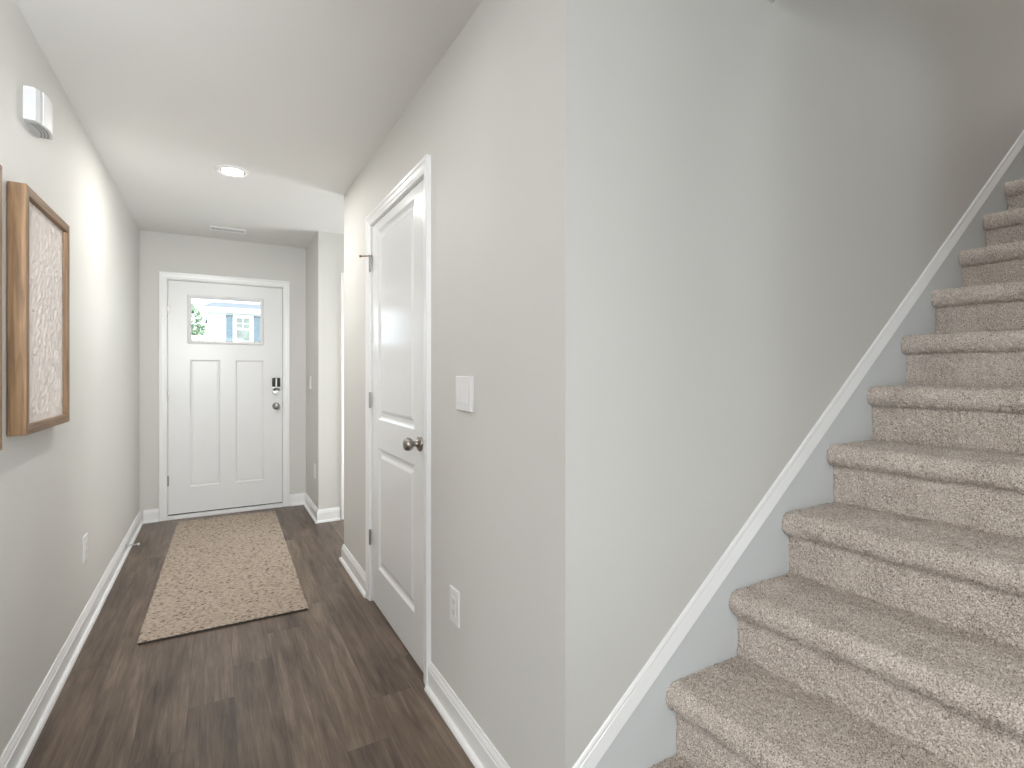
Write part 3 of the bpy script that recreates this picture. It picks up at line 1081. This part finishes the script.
bm = bmesh.new()
box(bm, -0.47, 11.0, HY, HY + 9, -0.35, 4.85)
for k in range(26):                 # lapped siding courses
    z = -0.35 + k * .20
    loft(bm, [[Vector((x, HY + .001, z)), Vector((x, HY - .028, z)), Vector((x, HY - .004, z + .2)), Vector((x, HY + .001, z + .2))] for x in (-0.46, 10.99)])
hpart('wall', bm, 'siding')
bm = bmesh.new()
rr = []
for x in (-0.75, 11.3):
    dx = 0.55 if x < 0 else 0
    rr.append([Vector((x, HY - .25, 4.98)), Vector((x + dx, HY + 4.2, 5.78)), Vector((x, HY + 9.45, 4.9)), Vector((x, HY + 9.45, 4.8)), Vector((x + dx, HY + 4.2, 5.66)), Vector((x, HY - .25, 4.88))])
loft(bm, rr)
hpart('roof', bm, 'shingle')
hpart('fascia', boxes((-0.75, 11.3, HY - .28, HY - .20, 4.68, 4.96), (-0.75, 11.3, HY - .20, HY, 4.68, 4.73)), 'fascia')
wn = hpart('window', boxes((0.80, 0.97, HY - .07, HY + .02, 3.02, 4.56), (1.67, 1.84, HY - .07, HY + .02, 3.02, 4.56), (0.79, 1.85, HY - .08, HY + .02, 4.42, 4.60),
                           (0.80, 1.84, HY - .10, HY + .02, 2.98, 3.10), (0.97, 1.67, HY - .06, HY + .02, 3.74, 3.84),
                           (1.30, 1.335, HY - .05, HY + .02, 3.84, 4.42), (0.97, 1.67, HY - .05, HY + .02, 4.10, 4.135)), 'fascia')
hpart('pane', boxes((0.96, 1.68, HY - .034, HY - .02, 3.08, 4.44)), 'hpane', wn)
for x0 in (0.45, 1.87):
    bm = boxes((x0, x0 + .05, HY - .07, HY - .01, 3.05, 4.56), (x0 + .29, x0 + .34, HY - .07, HY - .01, 3.05, 4.56), (x0, x0 + .34, HY - .07, HY - .01, 3.05, 3.13),
               (x0, x0 + .34, HY - .07, HY - .01, 4.48, 4.56))
    for k in range(24):
        z = 3.13 + k * .056
        box(bm, x0 + .05, x0 + .29, HY - .06, HY - .012, z, z + .046)
    hpart('shutter', bm, 'shutter')

tr = tag(empty('tree', (-1.75, 28.0, -0.35)), 'leafy green tree beside the pale house outside', 'tree')
bm = bmesh.new()
lathe(bm, [(.16, 0), (.12, .6), (.10, 1.6), (.07, 2.6), (.03, 3.8), (0, 4.2)], (0, 0, 1), (0, 0, 0), 12)
for k in range(9):
    a = k * 2.4; z0 = 1.3 + .28 * k
    lathe(bm, [(.04, 0), (.025, .5), (.008, 1.0), (0, 1.05)], (math.cos(a), math.sin(a), .9), (0, 0, z0), 7)
obj('trunk', bm, 'bark', tr)
bm = bmesh.new()
rl2 = random.Random(4)
for k in range(4200):
    while True:
        v = Vector((rl2.uniform(-1, 1), rl2.uniform(-1, 1), rl2.uniform(-1, 1)))
        if 0.25 < v.length < 1:
            break
    c = Vector((v.x * 1.32, v.y * 1.3, 3.35 + v.z * 1.75))
    if math.sin(c.x * 5.1 + 1) + math.sin(c.z * 4.3) + math.sin(c.y * 4.7) < -1.1:
        continue
    q = Vector((rl2.gauss(0, 1), rl2.gauss(0, 1), rl2.gauss(0, 1))).normalized()
    u = q.orthogonal().normalized(); w_ = q.cross(u)
    s = rl2.uniform(.06, .11)
    vs = [bm.verts.new(c + u * a * s + w_ * b * s) for a, b in ((-1.3, 0), (0, -.6), (1.3, 0), (0, .6))]
    bm.faces.new(vs)
obj('foliage', bm, 'leaf', tr)
